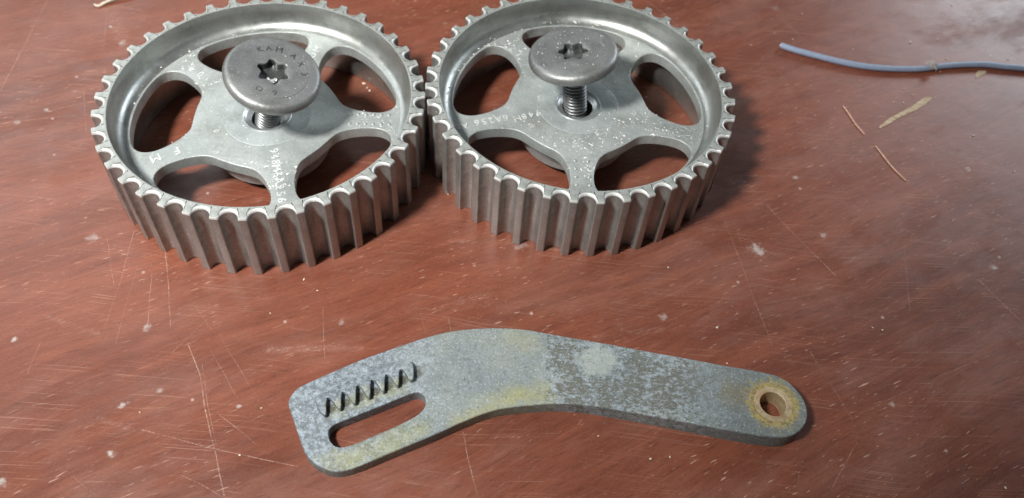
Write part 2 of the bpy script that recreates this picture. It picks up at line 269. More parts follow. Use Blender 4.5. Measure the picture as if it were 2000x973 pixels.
M_TABLE = mat_table()
M_RIM = mat_steel('bright_sintered_steel', (0.40, 0.42, 0.405), (0.51, 0.53, 0.51), 0.88, 0.34, 0.46, 0.35, 0.1)
M_TOOTH = mat_steel('worn_tooth_steel', (0.34, 0.335, 0.32), (0.48, 0.475, 0.46), 0.72, 0.36, 0.52, 0.6, 0.6, bumpk=0.5)
M_WEB = mat_steel('blasted_cast_steel', (0.385, 0.42, 0.41), (0.51, 0.545, 0.53), 0.45, 0.42, 0.56, 0.50, 0.9, tar=0.35)
M_TOP = mat_steel('matte_rim_face_steel', (0.36, 0.385, 0.365), (0.48, 0.505, 0.48), 0.45, 0.42, 0.56, 0.45, 5.2, tar=0.5)
M_FACE = mat_steel('blued_hub_face_steel', (0.365, 0.41, 0.41), (0.49, 0.535, 0.53), 0.45, 0.42, 0.56, 0.45, 5.9)
M_HUB = mat_steel('hub_steel', (0.33, 0.36, 0.36), (0.43, 0.46, 0.46), 0.6, 0.45, 0.60, 0.3, 1.4)
M_BORE = mat_steel('rubbed_bore_steel', (0.46, 0.49, 0.50), (0.60, 0.63, 0.63), 0.75, 0.34, 0.45, 0.2, 1.9)
M_BOLT = mat_steel('phosphated_bolt_steel', (0.24, 0.255, 0.255), (0.36, 0.37, 0.365), 0.6, 0.36, 0.50, 0.45, 2.3, tar=0.45, tarnish=(0.34, 0.33, 0.29), bumpk=0.8)
M_THREAD = mat_steel('dark_thread_steel', (0.15, 0.16, 0.165), (0.26, 0.27, 0.275), 0.7, 0.34, 0.48, 0.3, 2.9)
M_SOCK = mat_steel('socket_steel', (0.14, 0.15, 0.15), (0.25, 0.26, 0.26), 0.8, 0.28, 0.45, 0.4, 3.1)
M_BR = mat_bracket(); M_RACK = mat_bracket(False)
M_DUST = simple('pale_metal_dust', (0.76, 0.77, 0.74), 0.5, 0.2, 0.15)
M_FLAKE = simple('bright_swarf', (0.85, 0.86, 0.84), 0.28, 0.6, 0.1)
M_CRUMB = simple('pale_crumb', (0.66, 0.58, 0.46), 0.8, 0, 0.2)
M_LET = mat_steel('painted_glint_steel', (0.68, 0.70, 0.69), (0.80, 0.82, 0.80), 0.3, 0.35, 0.5, 0.3, 4.0)  # pale colour paints in the glint of raised letters and tooth chamfers
M_WIRE = simple('blue_grey_insulation', (0.27, 0.335, 0.46), 0.42, 0, 0.06, 400, 0.08)
M_CORE = simple('cut_wire_end', (0.50, 0.55, 0.60), 0.5, 0.2, 0.15)
M_FIB = simple('dry_fibre', (0.55, 0.53, 0.50), 0.8, 0, 0.2)
M_SPL = simple('pale_splinter', (0.62, 0.43, 0.33), 0.7, 0, 0.25)
M_SHAVE = simple('cream_shaving', (0.62, 0.55, 0.45), 0.6, 0, 0.15)
def mat_smear():
    n = NT('dried_yellow_smear'); f = n.noise(n.map(n.obj, (250, 900, 1), (0, 0, -math.radians(41))), 1.0, 4, 0.7)
    c = n.mix(n.rng(f, 0.35, 0.65), (0.62, 0.52, 0.36), (0.34, 0.20, 0.11))
    n.bump(f, 0.5, 0.0003); return n.done(c, 0.7, 0)
M_SMEAR = mat_smear()
def mat_bush():
    n = NT('rusty_bushing'); f = n.noise(n.obj, 500, 4, 0.65)
    c = n.mix(n.rng(f, 0.35, 0.65), (0.36, 0.27, 0.16), (0.48, 0.38, 0.23)); n.bump(f, 0.3, 0.0002)
    c = n.mix(n.rng(n.noise(n.obj, 130, 3, 0.6), 0.5, 0.68, 0, 0.5), c, (0.40, 0.22, 0.10))
    c = n.mix(n.rng(n.noise(n.obj, 900, 4, 0.75), 0.56, 0.68, 0, 0.6), c, (0.16, 0.11, 0.06))
    return n.done(c, n.rng(f, 0.3, 0.7, 0.42, 0.6), 0.3)
M_BUSH = mat_bush()

# ------------------------------------------------------------------ object helpers
def finish(me, mat, angle=32):
    me.materials.append(mat)
    me.polygons.foreach_set('use_smooth', [True] * len(me.polygons))
    me.set_sharp_from_angle(angle=math.radians(angle)); me.update()
def obj(name, me, parent=None, label=None):
    o = bpy.data.objects.new(name, me); COL.objects.link(o)
    if parent: o.parent = parent
    if label: o['label'] = label
    return o
def mesh(name, verts, faces, mat, angle=32):
    me = bpy.data.meshes.new(name); me.from_pydata([tuple(v) for v in verts], [], faces)
    bm = bmesh.new(); bm.from_mesh(me); bmesh.ops.remove_doubles(bm, verts=bm.verts, dist=1e-7)
    bmesh.ops.recalc_face_normals(bm, faces=bm.faces); bm.to_mesh(me); bm.free()
    finish(me, mat, angle); return me
def tag(o, label, cat, group=None, kind=None):
    o['label'] = label
    if cat: o['category'] = cat
    if group: o['group'] = group
    if kind: o['kind'] = kind
    return o
def empty(name, loc, label, cat, group=None):
    o = bpy.data.objects.new(name, None); COL.objects.link(o); o.location = loc; o.empty_display_size = 0.02
    return tag(o, label, cat, group)
def lathe(prof, n=160, closed=True):
    V = []; F = []; m = len(prof)
    for i in range(n):
        a = 2 * PI * i / n
        for r, z in prof: V.append((r * MM * math.cos(a), r * MM * math.sin(a), z * MM))
    for i in range(n):
        j = (i + 1) % n
        for k in range(m if closed else m - 1):
            l = (k + 1) % m; F.append((i * m + k, j * m + k, j * m + l, i * m + l))
    return V, F
def offset(poly, d):                       # inwards for a counter-clockwise outline, d in the same unit
    n = len(poly); A = sum(poly[i][0] * poly[(i + 1) % n][1] - poly[(i + 1) % n][0] * poly[i][1] for i in range(n))
    s = 1 if A > 0 else -1; out = []
    for i in range(n):
        p0 = Vector(poly[i - 1]); p1 = Vector(poly[i]); p2 = Vector(poly[(i + 1) % n])
        a = (p1 - p0); b = (p2 - p1)
        if a.length < 1e-9 or b.length < 1e-9: out.append(tuple(p1)); continue
        a.normalize(); b.normalize(); nn = Vector((-a.y - b.y, a.x + b.x)) * s
        if nn.length < 1e-6: out.append(tuple(p1)); continue
        nn.normalize(); c = max(0.5, nn.dot(Vector((-a.y, a.x)) * s)); p = p1 + nn * (d / c); out.append((p.x, p.y))
    return out
def plate(outer, holes, ztop, zbot, bo=0.0, bh=0.3):
    """outlines in mm; ztop(x, y) in mm; edges rounded by bo / bh"""
    zt = ztop if callable(ztop) else (lambda x, y: ztop)
    V = []; F = []
    def wall(poly, rings):
        base = []; n = len(poly)
        for d, dz in rings:
            q = offset(poly, d) if d else poly; base.append(len(V))
            for x, y in q: V.append((x * MM, y * MM, (zbot if dz is None else zt(x, y) - dz) * MM))
        for a, b in zip(base, base[1:]):
            for i in range(n):
                j = (i + 1) % n; F.append((a + i, a + j, b + j, b + i))
        return base
    def rings(b, s):
        if b <= 0: return [(0, 0), (0, None)]
        return [(s * b, 0), (s * b * 0.62, b * 0.06), (s * b * 0.29, b * 0.29), (s * b * 0.06, b * 0.62), (0, b), (0, None)]
    loops = [outer] + holes; tops = []; bots = []
    for k, l in enumerate(loops):
        b = wall(l, rings(bo if k == 0 else bh, 1 if k == 0 else -1)); tops.append((b[0], len(l))); bots.append((b[-1], len(l)))
    for sel in (tops, bots):
        flat = []; polys = []
        for st, n in sel:
            polys.append([Vector((V[st + i][0], V[st + i][1], 0)) for i in range(n)]); flat += [st + i for i in range(n)]
        for t in tessellate_polygon(polys): F.append(tuple(flat[i] for i in t))
    return V, F
def smooth_poly(P, it=2, closed=True):
    for _ in range(it):
        Q = []
        for i in range(len(P)):
            a = P[i]; b = P[(i + 1) % len(P)]
            Q += [(a[0] * .75 + b[0] * .25, a[1] * .75 + b[1] * .25), (a[0] * .25 + b[0] * .75, a[1] * .25 + b[1] * .75)]
        P = Q
    return P
def tube(pts, r, n=12, cap=True, rfun=None):
    pts = [Vector(p) for p in pts]; V = []; F = []; up = Vector((0, 0, 1))
    for i, p in enumerate(pts):
        t = (pts[min(i + 1, len(pts) - 1)] - pts[max(i - 1, 0)]).normalized()
        x = t.cross(up)
        if x.length < 1e-4: x = Vector((1, 0, 0))
        x.normalize(); y = x.cross(t)
        rr = rfun(i / (len(pts) - 1)) if rfun else r
        for k in range(n):
            a = 2 * PI * k / n; V.append(p + x * rr * math.cos(a) + y * rr * math.sin(a))
    for i in range(len(pts) - 1):
        for k in range(n):
            l = (k + 1) % n; F.append((i * n + k, i * n + l, (i + 1) * n + l, (i + 1) * n + k))
    if cap: F.append(tuple(range(n))); F.append(tuple(range((len(pts) - 1) * n, len(pts) * n)))
    return V, F
def spline(pts, sub=8):
    P = [Vector(p) for p in pts]; out = []
    for i in range(len(P) - 1):
        a = P[max(i - 1, 0)]; b = P[i]; c = P[i + 1]; d = P[min(i + 2, len(P) - 1)]
        for k in range(sub):
            t = k / sub
            out.append(0.5 * ((2 * b) + (c - a) * t + (2 * a - 5 * b + 4 * c - d) * t * t + (3 * b - a - 3 * c + d) * t ** 3))
    out.append(P[-1]); return out
def text_mesh(items, mat, depth=0.16, name='lettering'):
    """items: (string, size_mm, 4x4 matrix) - relief letters, joined"""
    bm = bmesh.new()
    for s, size, Mx in items:
        cu_ = bpy.data.curves.new('t', 'FONT'); cu_.body = s; cu_.size = size * MM; cu_.extrude = depth * MM
        cu_.align_x = 'CENTER'; cu_.align_y = 'CENTER'; cu_.resolution_u = 3; cu_.offset = 0.0
        o = bpy.data.objects.new('t', cu_); COL.objects.link(o)
        dg = bpy.context.evaluated_depsgraph_get(); dg.update(); me = bpy.data.meshes.new_from_object(o.evaluated_get(dg))
        me.transform(Mx); bm.from_mesh(me); bpy.data.objects.remove(o); bpy.data.meshes.remove(me); bpy.data.curves.remove(cu_)
    me = bpy.data.meshes.new(name); bm.to_mesh(me); bm.free(); me.materials.append(mat)
    return me
def along(r, deg, z):                    # a letter frame that reads outwards along a spoke
    a = math.radians(deg); return Matrix.Translation((r * MM * math.cos(a), r * MM * math.sin(a), z * MM)) @ Matrix.Rotation(a, 4, 'Z')

# ------------------------------------------------------------------ the table
def make_table():
    bm = bmesh.new(); x0, x1, y0, y1, t = -0.75, 0.85, -0.35, 1.05, 0.028
    vs = [bm.verts.new(v) for v in [(x0, y0, -t), (x1, y0, -t), (x1, y1, -t), (x0, y1, -t), (x0, y0, 0), (x1, y0, 0), (x1, y1, 0), (x0, y1, 0)]]
    for f in ((3, 2, 1, 0), (4, 5, 6, 7), (0, 1, 5, 4), (1, 2, 6, 5), (2, 3, 7, 6), (3, 0, 4, 7)): bm.faces.new([vs[i] for i in f])
    bmesh.ops.bevel(bm, geom=[e for e in bm.edges], offset=0.003, segments=3, affect='EDGES', clamp_overlap=True)
    me = bpy.data.meshes.new('table_top'); bm.to_mesh(me); bm.free(); finish(me, M_TABLE)
    o = obj('table_top', me); o['kind'] = 'structure'; o['label'] = 'scratched reddish brown varnished wooden table top'
    return o
TABLE = make_table()

# ------------------------------------------------------------------ toothed pulleys
HT = 31.0; ZW = 20.5; RW = 50.2
HOLE = [(-30.0, 43.2), (-29.9, 40.0), (-28.7, 36.2), (-26.6, 33.0), (-23.4, 30.2), (-19.6, 28.4), (-14.5, 27.5), (-8, 27.2), (0, 27.1), (8, 27.2), (14.5, 27.5), (19.6, 28.4), (23.4, 30.2), (26.6, 33.0), (28.7, 36.2), (29.9, 40.0), (30.0, 43.2), (28.9, 45.8), (27.0, 47.8), (24.2, 49.0), (20, 49.6), (12, 49.7), (0, 49.7), (-12, 49.7), (-20, 49.6), (-24.2, 49.0), (-27.0, 47.8), (-28.9, 45.8)]
def hole_poly(deg):
    P = [(r * math.cos(math.radians(deg + a)), r * math.sin(math.radians(deg + a))) for a, r in HOLE]
    return smooth_poly(P, 2)
def in_hole(x, y, holes_deg, m=0.0):
    r = math.hypot(x, y); a = math.degrees(math.atan2(y, x))
    for h in holes_deg:
        d = (a - h + 180) % 360 - 180
        if 27.0 - m < r < 49.9 + m and abs(d) < 30.5:
            lim = 30.0 if r > 40 else (22 + 8 * (r - 29) / 11 if r > 29 else 16)
            if r > 46: lim = 30 - (r - 46) * 2
            if abs(d) < lim + m * 1.5: return True
    return False
def tooth_mesh():
    pts = []                                # (tangent angle deg, radius) half profile from groove centre to land
    g = 3.08; dep = 3.6
    half = [(4.5 - math.degrees(g * math.sin(a) / 58.2), 60 - dep * math.cos(a) ** 0.92 - 0.42 * (a / (PI / 2)) ** 5) for a in [PI / 2 * k / 9 for k in range(9)]]
    half += [(1.44, 59.76), (1.30, 59.91), (1.12, 59.98), (0.85, 60.0), (0.3, 60.0)]
    prof = [(-a, r) for a, r in half] + [(a, r) for a, r in reversed(half)]
    P = [Vector((r * math.cos(math.radians(a)), r * math.sin(math.radians(a)))) for a, r in prof]
    n = len(P); N = []
    for i in range(n):
        a = P[max(i - 1, 0)]; b = P[min(i + 1, n - 1)]; t = (b - a).normalized(); N.append(Vector((t.y, -t.x)))
    N[0] = Vector((math.cos(math.radians(-4.5)), math.sin(math.radians(-4.5)))); N[-1] = Vector((N[0].x, -N[0].y))
    def ins(d):
        out = []
        for i, (p, nn) in enumerate(zip(P, N)):
            k = abs(prof[i][0]); w = 0.45 if k < 1.6 else 1.0
            out.append(p - nn * d * w)
        return out
    lv = [(0.45, 0), (0.12, 0.12), (0, 0.45), (0, HT - 0.95), (0.12, HT - 0.55), (0.42, HT - 0.17), (0.78, HT)]
    V = []; F = []
    for d, z in lv:
        for p in ins(d): V.append((p.x * MM, p.y * MM, z * MM))
    for l in range(len(lv) - 1):
        for i in range(n - 1): F.append((l * n + i, l * n + i + 1, (l + 1) * n + i + 1, (l + 1) * n + i))
    for base, z in ((0, 0), ((len(lv) - 1) * n, HT)):
        st = len(V)
        for i in range(n):
            a = math.radians(-4.5 + 9 * i / (n - 1)); V.append((55.2 * MM * math.cos(a), 55.2 * MM * math.sin(a), z * MM))
        for i in range(n - 1): F.append((base + i, base + i + 1, st + i + 1, st + i))
    me = bpy.data.meshes.new('tooth'); me.from_pydata(V, [], F)
    bm = bmesh.new(); bm.from_mesh(me); bmesh.ops.recalc_face_normals(bm, faces=bm.faces)
    # outward check
    s = sum((f.normal.dot(Vector((f.calc_center_median().x, f.calc_center_median().y, 0)) - Vector((0.057, 0, 0))) for f in bm.faces))
    up = [f for f in bm.faces if abs(f.calc_center_median().z - HT * MM) < 1e-6]
    if up and up[0].normal.z < 0: bmesh.ops.reverse_faces(bm, faces=bm.faces)
    bm.to_mesh(me); bm.free(); finish(me, M_TOOTH, 30)
    me.materials.append(M_TOP); me.materials.append(M_LET)
    for p in me.polygons:
        c = p.center
        if c.z > (HT - 0.9) * MM: p.material_index = 1
        if (HT - 0.9) * MM < c.z < (HT - 0.02) * MM: p.material_index = 2  # chamfers take the pale steel, their highlight painted in
    return me
TOOTH = tooth_mesh()
def rim_mesh():
    seg = 320
    prof = [(55.2, HT), (54.85, HT), (54.72, HT - .05), (54.62, HT - .25), (54.3, 27.0), (54.05, 24.8), (53.7, 23.3), (53.0, 22.1), (52.1, 21.3), (51.2, 20.75), (RW, ZW),
            (RW, 16.0), (52.4, 15.3), (53.6, 14.0), (54.0, 12.0), (54.3, 0.3), (54.6, 0.0), (55.2, 0.0)]
    V, F = lathe(prof, seg); me = mesh('rim', V, F, M_RIM, 30); me.materials.append(M_TOP)
    for p in me.polygons:
        if p.center.z > 0.0308: p.material_index = 1
    return me
RIM = rim_mesh()
WEB = None
def web_mesh(offs):
    N = 320
    outer = [(RW * math.cos(2 * PI * i / N), RW * math.sin(2 * PI * i / N)) for i in range(N)]
    bore = [(9.3 * math.cos(2 * PI * i / 64), 9.3 * math.sin(2 * PI * i / 64)) for i in range(64)]
    V, F = plate(outer, [hole_poly(h) for h in offs] + [bore], ZW, 16.0, 0, 0.35)
    return mesh('web', V, F, M_WEB, 34)
HUBF = mesh('hub_face', *lathe([(9.28, 20.2), (9.28, 20.56), (9.6, 20.58), (15.9, 20.58), (16.15, 20.55), (16.3, 20.46), (16.3, 20.2)], 96), M_FACE, 40)
HUB = mesh('hub', *lathe([(9.9, 16.02), (24.3, 16.02), (23.9, 15.2), (23.6, 14.2), (23.5, 10.6), (23.1, 10.2), (22.4, 10.0), (22.2, 9.6), (22.1, 5.5), (21.6, 5.0), (10.4, 5.0), (9.9, 5.5)], 128), M_HUB, 30)
BORE = mesh('bore_ring', *lathe([(9.27, 20.3), (9.27, 20.75), (9.1, 20.95), (8.75, 20.98), (8.4, 20.7), (8.2, 20.35), (7.7, 19.95), (6.4, 19.45), (6.1, 19.25), (6.05, 18.4), (9.8, 16.0), (9.8, 13.0), (9.89, 13.0), (9.89, 16.4), (9.27, 16.6)], 96), M_BORE, 40)
DOT = mesh('raised_dot', *[(lambda VF: VF)(lathe([(0.001, 0.55), (0.35, 0.5), (0.62, 0.3), (0.75, 0.0), (0.001, 0.0)], 14))][0], M_WEB, 60)

def make_pulley(loc, phase, holes, label, texts, dots, oval=None):
    root = empty('toothed_pulley', loc, label, 'timing pulley', 'toothed timing pulleys lying on the table')
    obj('rim', RIM, root)
    web = obj('web', web_mesh(holes), root)
    obj('hub', HUB, root); obj('hub_face', HUBF, root); obj('bore_ring', BORE, root)
    for k in range(40):
        t = obj('tooth', TOOTH, root); t.rotation_euler = (0, 0, phase + k * PI / 20)
    for tx_ in texts:
        obj('relief_lettering', text_mesh(tx_, M_LET, 0.2), web)
    for r, deg in dots:
        a = math.radians(deg); d = obj('raised_dot', DOT, web); d.location = (r * MM * math.cos(a), r * MM * math.sin(a), ZW * MM)
    if oval:
        r, deg = oval; c = Vector((r * math.cos(math.radians(deg)), r * math.sin(math.radians(deg)))) * MM; A = math.radians(deg)
        pts = [(c.x + (7.6 * math.cos(u) * math.cos(A) - 2.9 * math.sin(u) * math.sin(A)) * MM, c.y + (7.6 * math.cos(u) * math.sin(A) + 2.9 * math.sin(u) * math.cos(A)) * MM, (ZW + 0.03) * MM) for u in [2 * PI * i / 48 for i in range(49)]]
        V, F = tube(pts, 0.17 * MM, 6, False)
        em = obj('oval_emblem', mesh('oval_emblem', V, F, M_BORE), web)
        it = text_mesh([('Ford', 4.4, Matrix.Translation((c.x, c.y, ZW * MM)) @ Matrix.Rotation(A, 4, 'Z') @ Matrix.Shear('XZ', 4, (0.0, 0.0)))], M_BORE, 0.13, 'emblem_script')
        obj('emblem_script', it, web)
    return root

P1 = Vector((-0.0975472978, 0.22784601, 0)); P2 = Vector((0.0205012064, 0.250130604, 0))
H1 = [-176, -104, -32, 40, 112]; H2 = [166, 94, 22.3, -50, -122]
def chars(s, r0, step, deg, size, side=0.0):
    out = []
    for i, ch in enumerate(s):
        if ch != ' ':
            Mx = along(r0 + i * step, deg, ZW); out.append((ch, size, Mx @ Matrix.Translation((0, side * MM, 0))))
    return out
T1 = [chars('948M', 19.5, 2.9, -69.5, 4.4, 0.2), chars('6A256', 31.6, 3.1, -69.5, 4.4, 0.2) + chars('A', 48.0, 3, -69.5, 4.4)]
T1 += [chars('F', 35.5, 5, -140.3, 5.0), chars('M', 43.2, 5, -141.0, 5.2), chars('04', 36.4, 5.0, 148.5, 4.2), chars('OM', 37.5, 4.2, 75.6, 4.2)]
T2 = [chars('948M', 16.8, 3.0, -153, 4.0, -1.0), chars('6A256', 30.0, 2.9, -158.2, 4.4), chars('AB', 46.6, 2.7, -157.6, 4.0), chars('17', 37.0, 4.5, 133, 4.2)]
D1 = [(31.3 + 2.9 * i, 8.4 - 0.13 * i) for i in range(6)] + [(31.5 + 2.95 * i, 0.0 + 0.42 * i - 0.6) for i in range(6)]
D2 = [(r, -85.8 + s * math.degrees(2.45 / r)) for r in (30.8, 34.8, 38.8, 42.8) for s in (-1, 1)]
PUL1 = make_pulley(P1, 2.34294034, H1, 'left silver-grey toothed pulley with raised letters F M on its lower left spoke', T1, D1)
PUL2 = make_pulley(P2, 2.34193647, H2, 'right silver-grey toothed pulley with an oval emblem on one spoke', T2, D2, (38.2, -12.8))

# ------------------------------------------------------------------ flange bolts
def head_mesh(Rh=17.0, T=4.6, depth=3.0):
    N = 120
    def star(a):
        c = math.cos(6 * a); return 4.85 + 0.85 * (c if c > 0 else c * (1 - 0.18 * c * c)) 
    rings = []
    Z = 0.0                                  # head top at z = 0, going down
    rings.append(('s', 1.0, -depth)); rings.append(('s', 1.0, -0.35)); rings.append(('s', 1.03, -0.12)); rings.append(('s', 1.09, -0.02))
    for r in (7.2, 9.0, 11.2, 13.2): rings.append(('r', r, -0.02 - 0.0 * r))
    rings += [('r', 14.9, -0.05), ('r', 15.5, -0.16), ('r', 16.05, -0.42), ('r', 16.5, -0.85), ('r', 16.85, -1.5), ('r', 17.0, -2.5), ('r', 16.9, -3.4), ('r', 16.6, -3.95), ('r', 16.0, -4.4), ('r', 15.2, -4.6), ('r', 8.0, -4.75), ('r', 6.4, -5.0), ('r', 5.6, -5.6), ('r', 4.75, -6.0)]
    V = []; F = []
    for kind, k, z in rings:
        for i in range(N):
            a = 2 * PI * i / N; r = star(a) * k if kind == 's' else k
            # hammered edge: tiny unevenness
            zz = z
            if kind == 'r' and k > 9: r += 0.07 * mnoise.noise(Vector((math.cos(a) * 3, math.sin(a) * 3, z))); zz += 0.05 * mnoise.noise(Vector((math.cos(a) * 4, math.sin(a) * 4, k)))
            V.append((r * MM * math.cos(a), r * MM * math.sin(a), zz * MM))
    for l in range(len(rings) - 1):
        for i in range(N):
            j = (i + 1) % N; F.append((l * N + i, l * N + j, (l + 1) * N + j, (l + 1) * N + i))
    return mesh('head', V, F, M_BOLT, 38)
def socket_mesh(depth=2.95):
    N = 60; V = [(0, 0, -(depth + 0.5) * MM)]; F = []
    def star(a):
        c = math.cos(6 * a); return 4.85 + 0.85 * (c if c > 0 else c * (1 - 0.18 * c * c))
    for kk, z in ((0.45, -depth - 0.42), (0.9, -depth), (0.995, -depth), (0.995, -0.6)):
        for i in range(N):
            a = 2 * PI * i / N; V.append((star(a) * kk * MM * math.cos(a), star(a) * kk * MM * math.sin(a), z * MM))
    for i in range(N): F.append((0, 1 + i, 1 + (i + 1) % N))
    for l in range(3):
        for i in range(N):
            j = (i + 1) % N; F.append((1 + l * N + i, 1 + l * N + j, 1 + (l + 1) * N + j, 1 + (l + 1) * N + i))
    me = mesh('drive_socket', V, F, M_SOCK, 30)
    return me
def shank_mesh(L, rs=4.7, pitch=1.55):
    """helical thread from z=-5.6 mm to z=-L"""
    N = 40; top = -5.7; bot = -L; turns = (top - bot) / pitch; V = []; F = []
    per = 8; rows = int((top - bot) / pitch * per)
    prof = [0, 0.0, 0.35, 0.80, 0.90, 0.5, 0.12, 0.0]
    for k in range(rows + 1):
        z = top - (top - bot) * k / rows
        for i in range(N):
            ph = ((-z) / pitch - i / N) % 1.0; x = ph * per; a = int(x) % per; b = (a + 1) % per; f = x - int(x)
            d = prof[a] * (1 - f) + prof[b] * f
            fade = min(1, (top - z) / 0.8); endr = max(0, (z - bot)); r = rs - d * fade
            if endr < 0.9: r = min(r, rs - 0.9 + endr)
            t = 2 * PI * i / N; V.append((r * MM * math.cos(t), r * MM * math.sin(t), z * MM))
    for k in range(rows):
        for i in range(N):
            j = (i + 1) % N; F.append((k * N + i, k * N + j, (k + 1) * N + j, (k + 1) * N + i))
    F.append(tuple(range(N))); F.append(tuple(range(rows * N, rows * N + N)))
    return mesh('threaded_shank', V, F, M_THREAD, 55)
HEAD = head_mesh(); SOCK = socket_mesh()
def make_bolt(G, ax, ay, tx, ty, s, spin, label, letters):
    w = Vector((tx, ty, 1)).normalized(); A = Vector((G.x + ax, G.y + ay, 0.0205)); top = A + w * s
    u = Vector((0, 1, 0)).cross(w).normalized(); v = w.cross(u)
    R = Matrix((u, v, w)).transposed().to_4x4() @ Matrix.Rotation(spin, 4, 'Z')
    rs = 4.7 * MM; d = (0.0205 - (rs - 0.0009) * math.sqrt(1 - w.z ** 2)) / w.z
    L = (s + d); base = top - w * L
    root = bpy.data.objects.new('flange_bolt', None); COL.objects.link(root); root.empty_display_size = 0.01
    root.matrix_world = Matrix.Translation(base) @ R
    tag(root, label, 'bolt', 'large flanged bolts standing in the pulley bores')
    off = Matrix.Translation((0, 0, L))
    h = obj('head', HEAD, root); h.location = (0, 0, L)
    obj('drive_socket', SOCK, h)
    sh = obj('threaded_shank', shank_mesh(L / MM), root); sh.location = (0, 0, L)
    if letters:
        items = []
        for ch, deg, r, size in letters:
            a = math.radians(deg) - spin
            items.append((ch, size, Matrix.Translation((r * MM * math.cos(a), r * MM * math.sin(a), 0.0)) @ Matrix.Rotation(a - PI / 2, 4, 'Z')))
        obj('stamped_lettering', text_mesh(items, M_SOCK, 0.09, 'stamped_lettering'), h)
        V, F = tube([(12.2 * MM * math.cos(x), 12.2 * MM * math.sin(x), -0.00004) for x in [math.radians(-75 + 3 * i) - spin for i in range(40)]], 0.09 * MM, 5, False)
        obj('stamped_arc', mesh('stamped_arc', V, F, M_SOCK), h)
    return root, top, w, R
LT = [('K', 130, 10.4, 3.2), ('A', 112, 10.4, 3.2), ('M', 92, 10.4, 3.4), ('A', 62, 10.6, 3.2), ('X', 40, 10.6, 3.2), ('3', 14, 10.6, 3.4), ('O', -104, 9.6, 3.2), ('6', -72, 9.6, 3.2)]
B1, TOP1, W1, R1 = make_bolt(P1, 0.0006, -0.0014, 0.2641, -0.0914, 0.0266, math.radians(-10), 'flanged bolt with stamped letters round its star socket, leaning right in the left pulley', LT)
B2, TOP2, W2, R2 = make_bolt(P2, -0.0011, 0.0009, -0.1531, 0.0598, 0.0249, math.radians(2), 'worn flanged bolt with thread showing below its blank head, leaning left in the right pulley', None)

# ------------------------------------------------------------------ slotted bracket
def zt(x, y): return 5.2 + 0.018 * x
br = empty('slotted_bracket', (0, 0, 0), 'bent corroded grey-blue metal bracket with a long slot and a rusty ringed hole', 'bracket')
bo_ = Vector((0.017, 0.132, 0)); br.location = bo_
hc = (88.95, 132.55)
ring = lambda r, n=72: [(hc[0] + r * math.cos(2 * PI * i / n), hc[1] + r * math.sin(2 * PI * i / n)) for i in range(n)]
def place(me): me.transform(Matrix.Translation(-bo_)); return me
V, F = plate(smooth_poly(list(reversed(BR_OUT)), 2), [smooth_poly(BR_SLOT, 2), ring(5.95)], zt, 0.0, 0.55, 0.45)
M_BR_SHIFT = bo_
def at_br(name, me, parent, **k):
    o = obj(name, me, parent); o.location = -bo_ if parent is br else (0, 0, 0); return o
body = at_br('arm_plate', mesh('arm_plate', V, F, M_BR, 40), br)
rk = smooth_poly(BR_RACK, 1)
def zr(x, y):                              # thick along the teeth, running out into the plate behind
    d = (y - 114.3 - (x + 52.6) * 0.59) * 0.861
    return zt(x, y) + 2.3 - 0.33 * max(0, d - 5.2)
V, F = plate(rk, [], zr, 4.0, 0.30, 0.3)
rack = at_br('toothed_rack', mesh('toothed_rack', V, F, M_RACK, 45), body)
zb = zt(*hc)
V, F = lathe([(5.93, 0.2), (5.93, zb - .05), (6.02, zb + 0.03), (6.25, zb + 0.05), (6.1, zb + 0.10), (5.8, zb + 0.13), (4.75, zb + 0.17), (4.5, zb + 0.24), (4.3, zb + 0.14), (4.2, zb - 0.3), (4.2, 0.2)], 72)
V = [(x + hc[0] * MM, y + hc[1] * MM, z) for x, y, z in V]
at_br('bushing', mesh('bushing', V, F, M_BUSH, 40), br)

# ------------------------------------------------------------------ wire with a tuft caught on it
wr = empty('insulated_wire', (0.1166, 0.3254, 0), 'blue-grey insulated wire running out of the picture at the upper right', 'wire')
pts = spline([(x * MM - 0.1166, y * MM - 0.3254, 0.0014) for x, y in WIRE], 8)
V, F = tube(pts, 0.00138, 20); obj('insulation', mesh('insulation', V, F, M_WIRE, 50), wr)
d0 = (pts[0] - pts[1]).normalized()
V, F = tube([pts[0] - d0 * 0.0005, pts[0] + d0 * 0.0004], 0.0009, 14); ce = obj('cut_end', mesh('cut_end', V, F, M_CORE, 50), wr)
rnd = random.Random(5)
V = []; F = []
c0 = Vector((0.1858, 0.3193, 0.0025))
for k in range(26):
    a = rnd.uniform(0, 2 * PI); l = rnd.uniform(0.0015, 0.0062); b = rnd.uniform(-0.6, 0.6)
    st = c0 + Vector((rnd.uniform(-.001, .001), rnd.uniform(-.001, .001), rnd.uniform(-.0004, .0012)))
    P = [st + Vector((math.cos(a + b * t) * l * (t - 0.5), math.sin(a + b * t) * l * (t - 0.5) , math.sin(t * PI) * 0.0010 + rnd.uniform(0, .0002))) for t in [i / 6 for i in range(7)]]
    v, f = tube(P, 0.00011, 5); F += [tuple(i + len(V) for i in q) for q in f]; V += v
tf = obj('fibre_tuft', mesh('fibre_tuft', V, F, M_FIB)); tag(tf, 'small tangle of dry fibres caught on the blue-grey wire', 'fibre tuft')

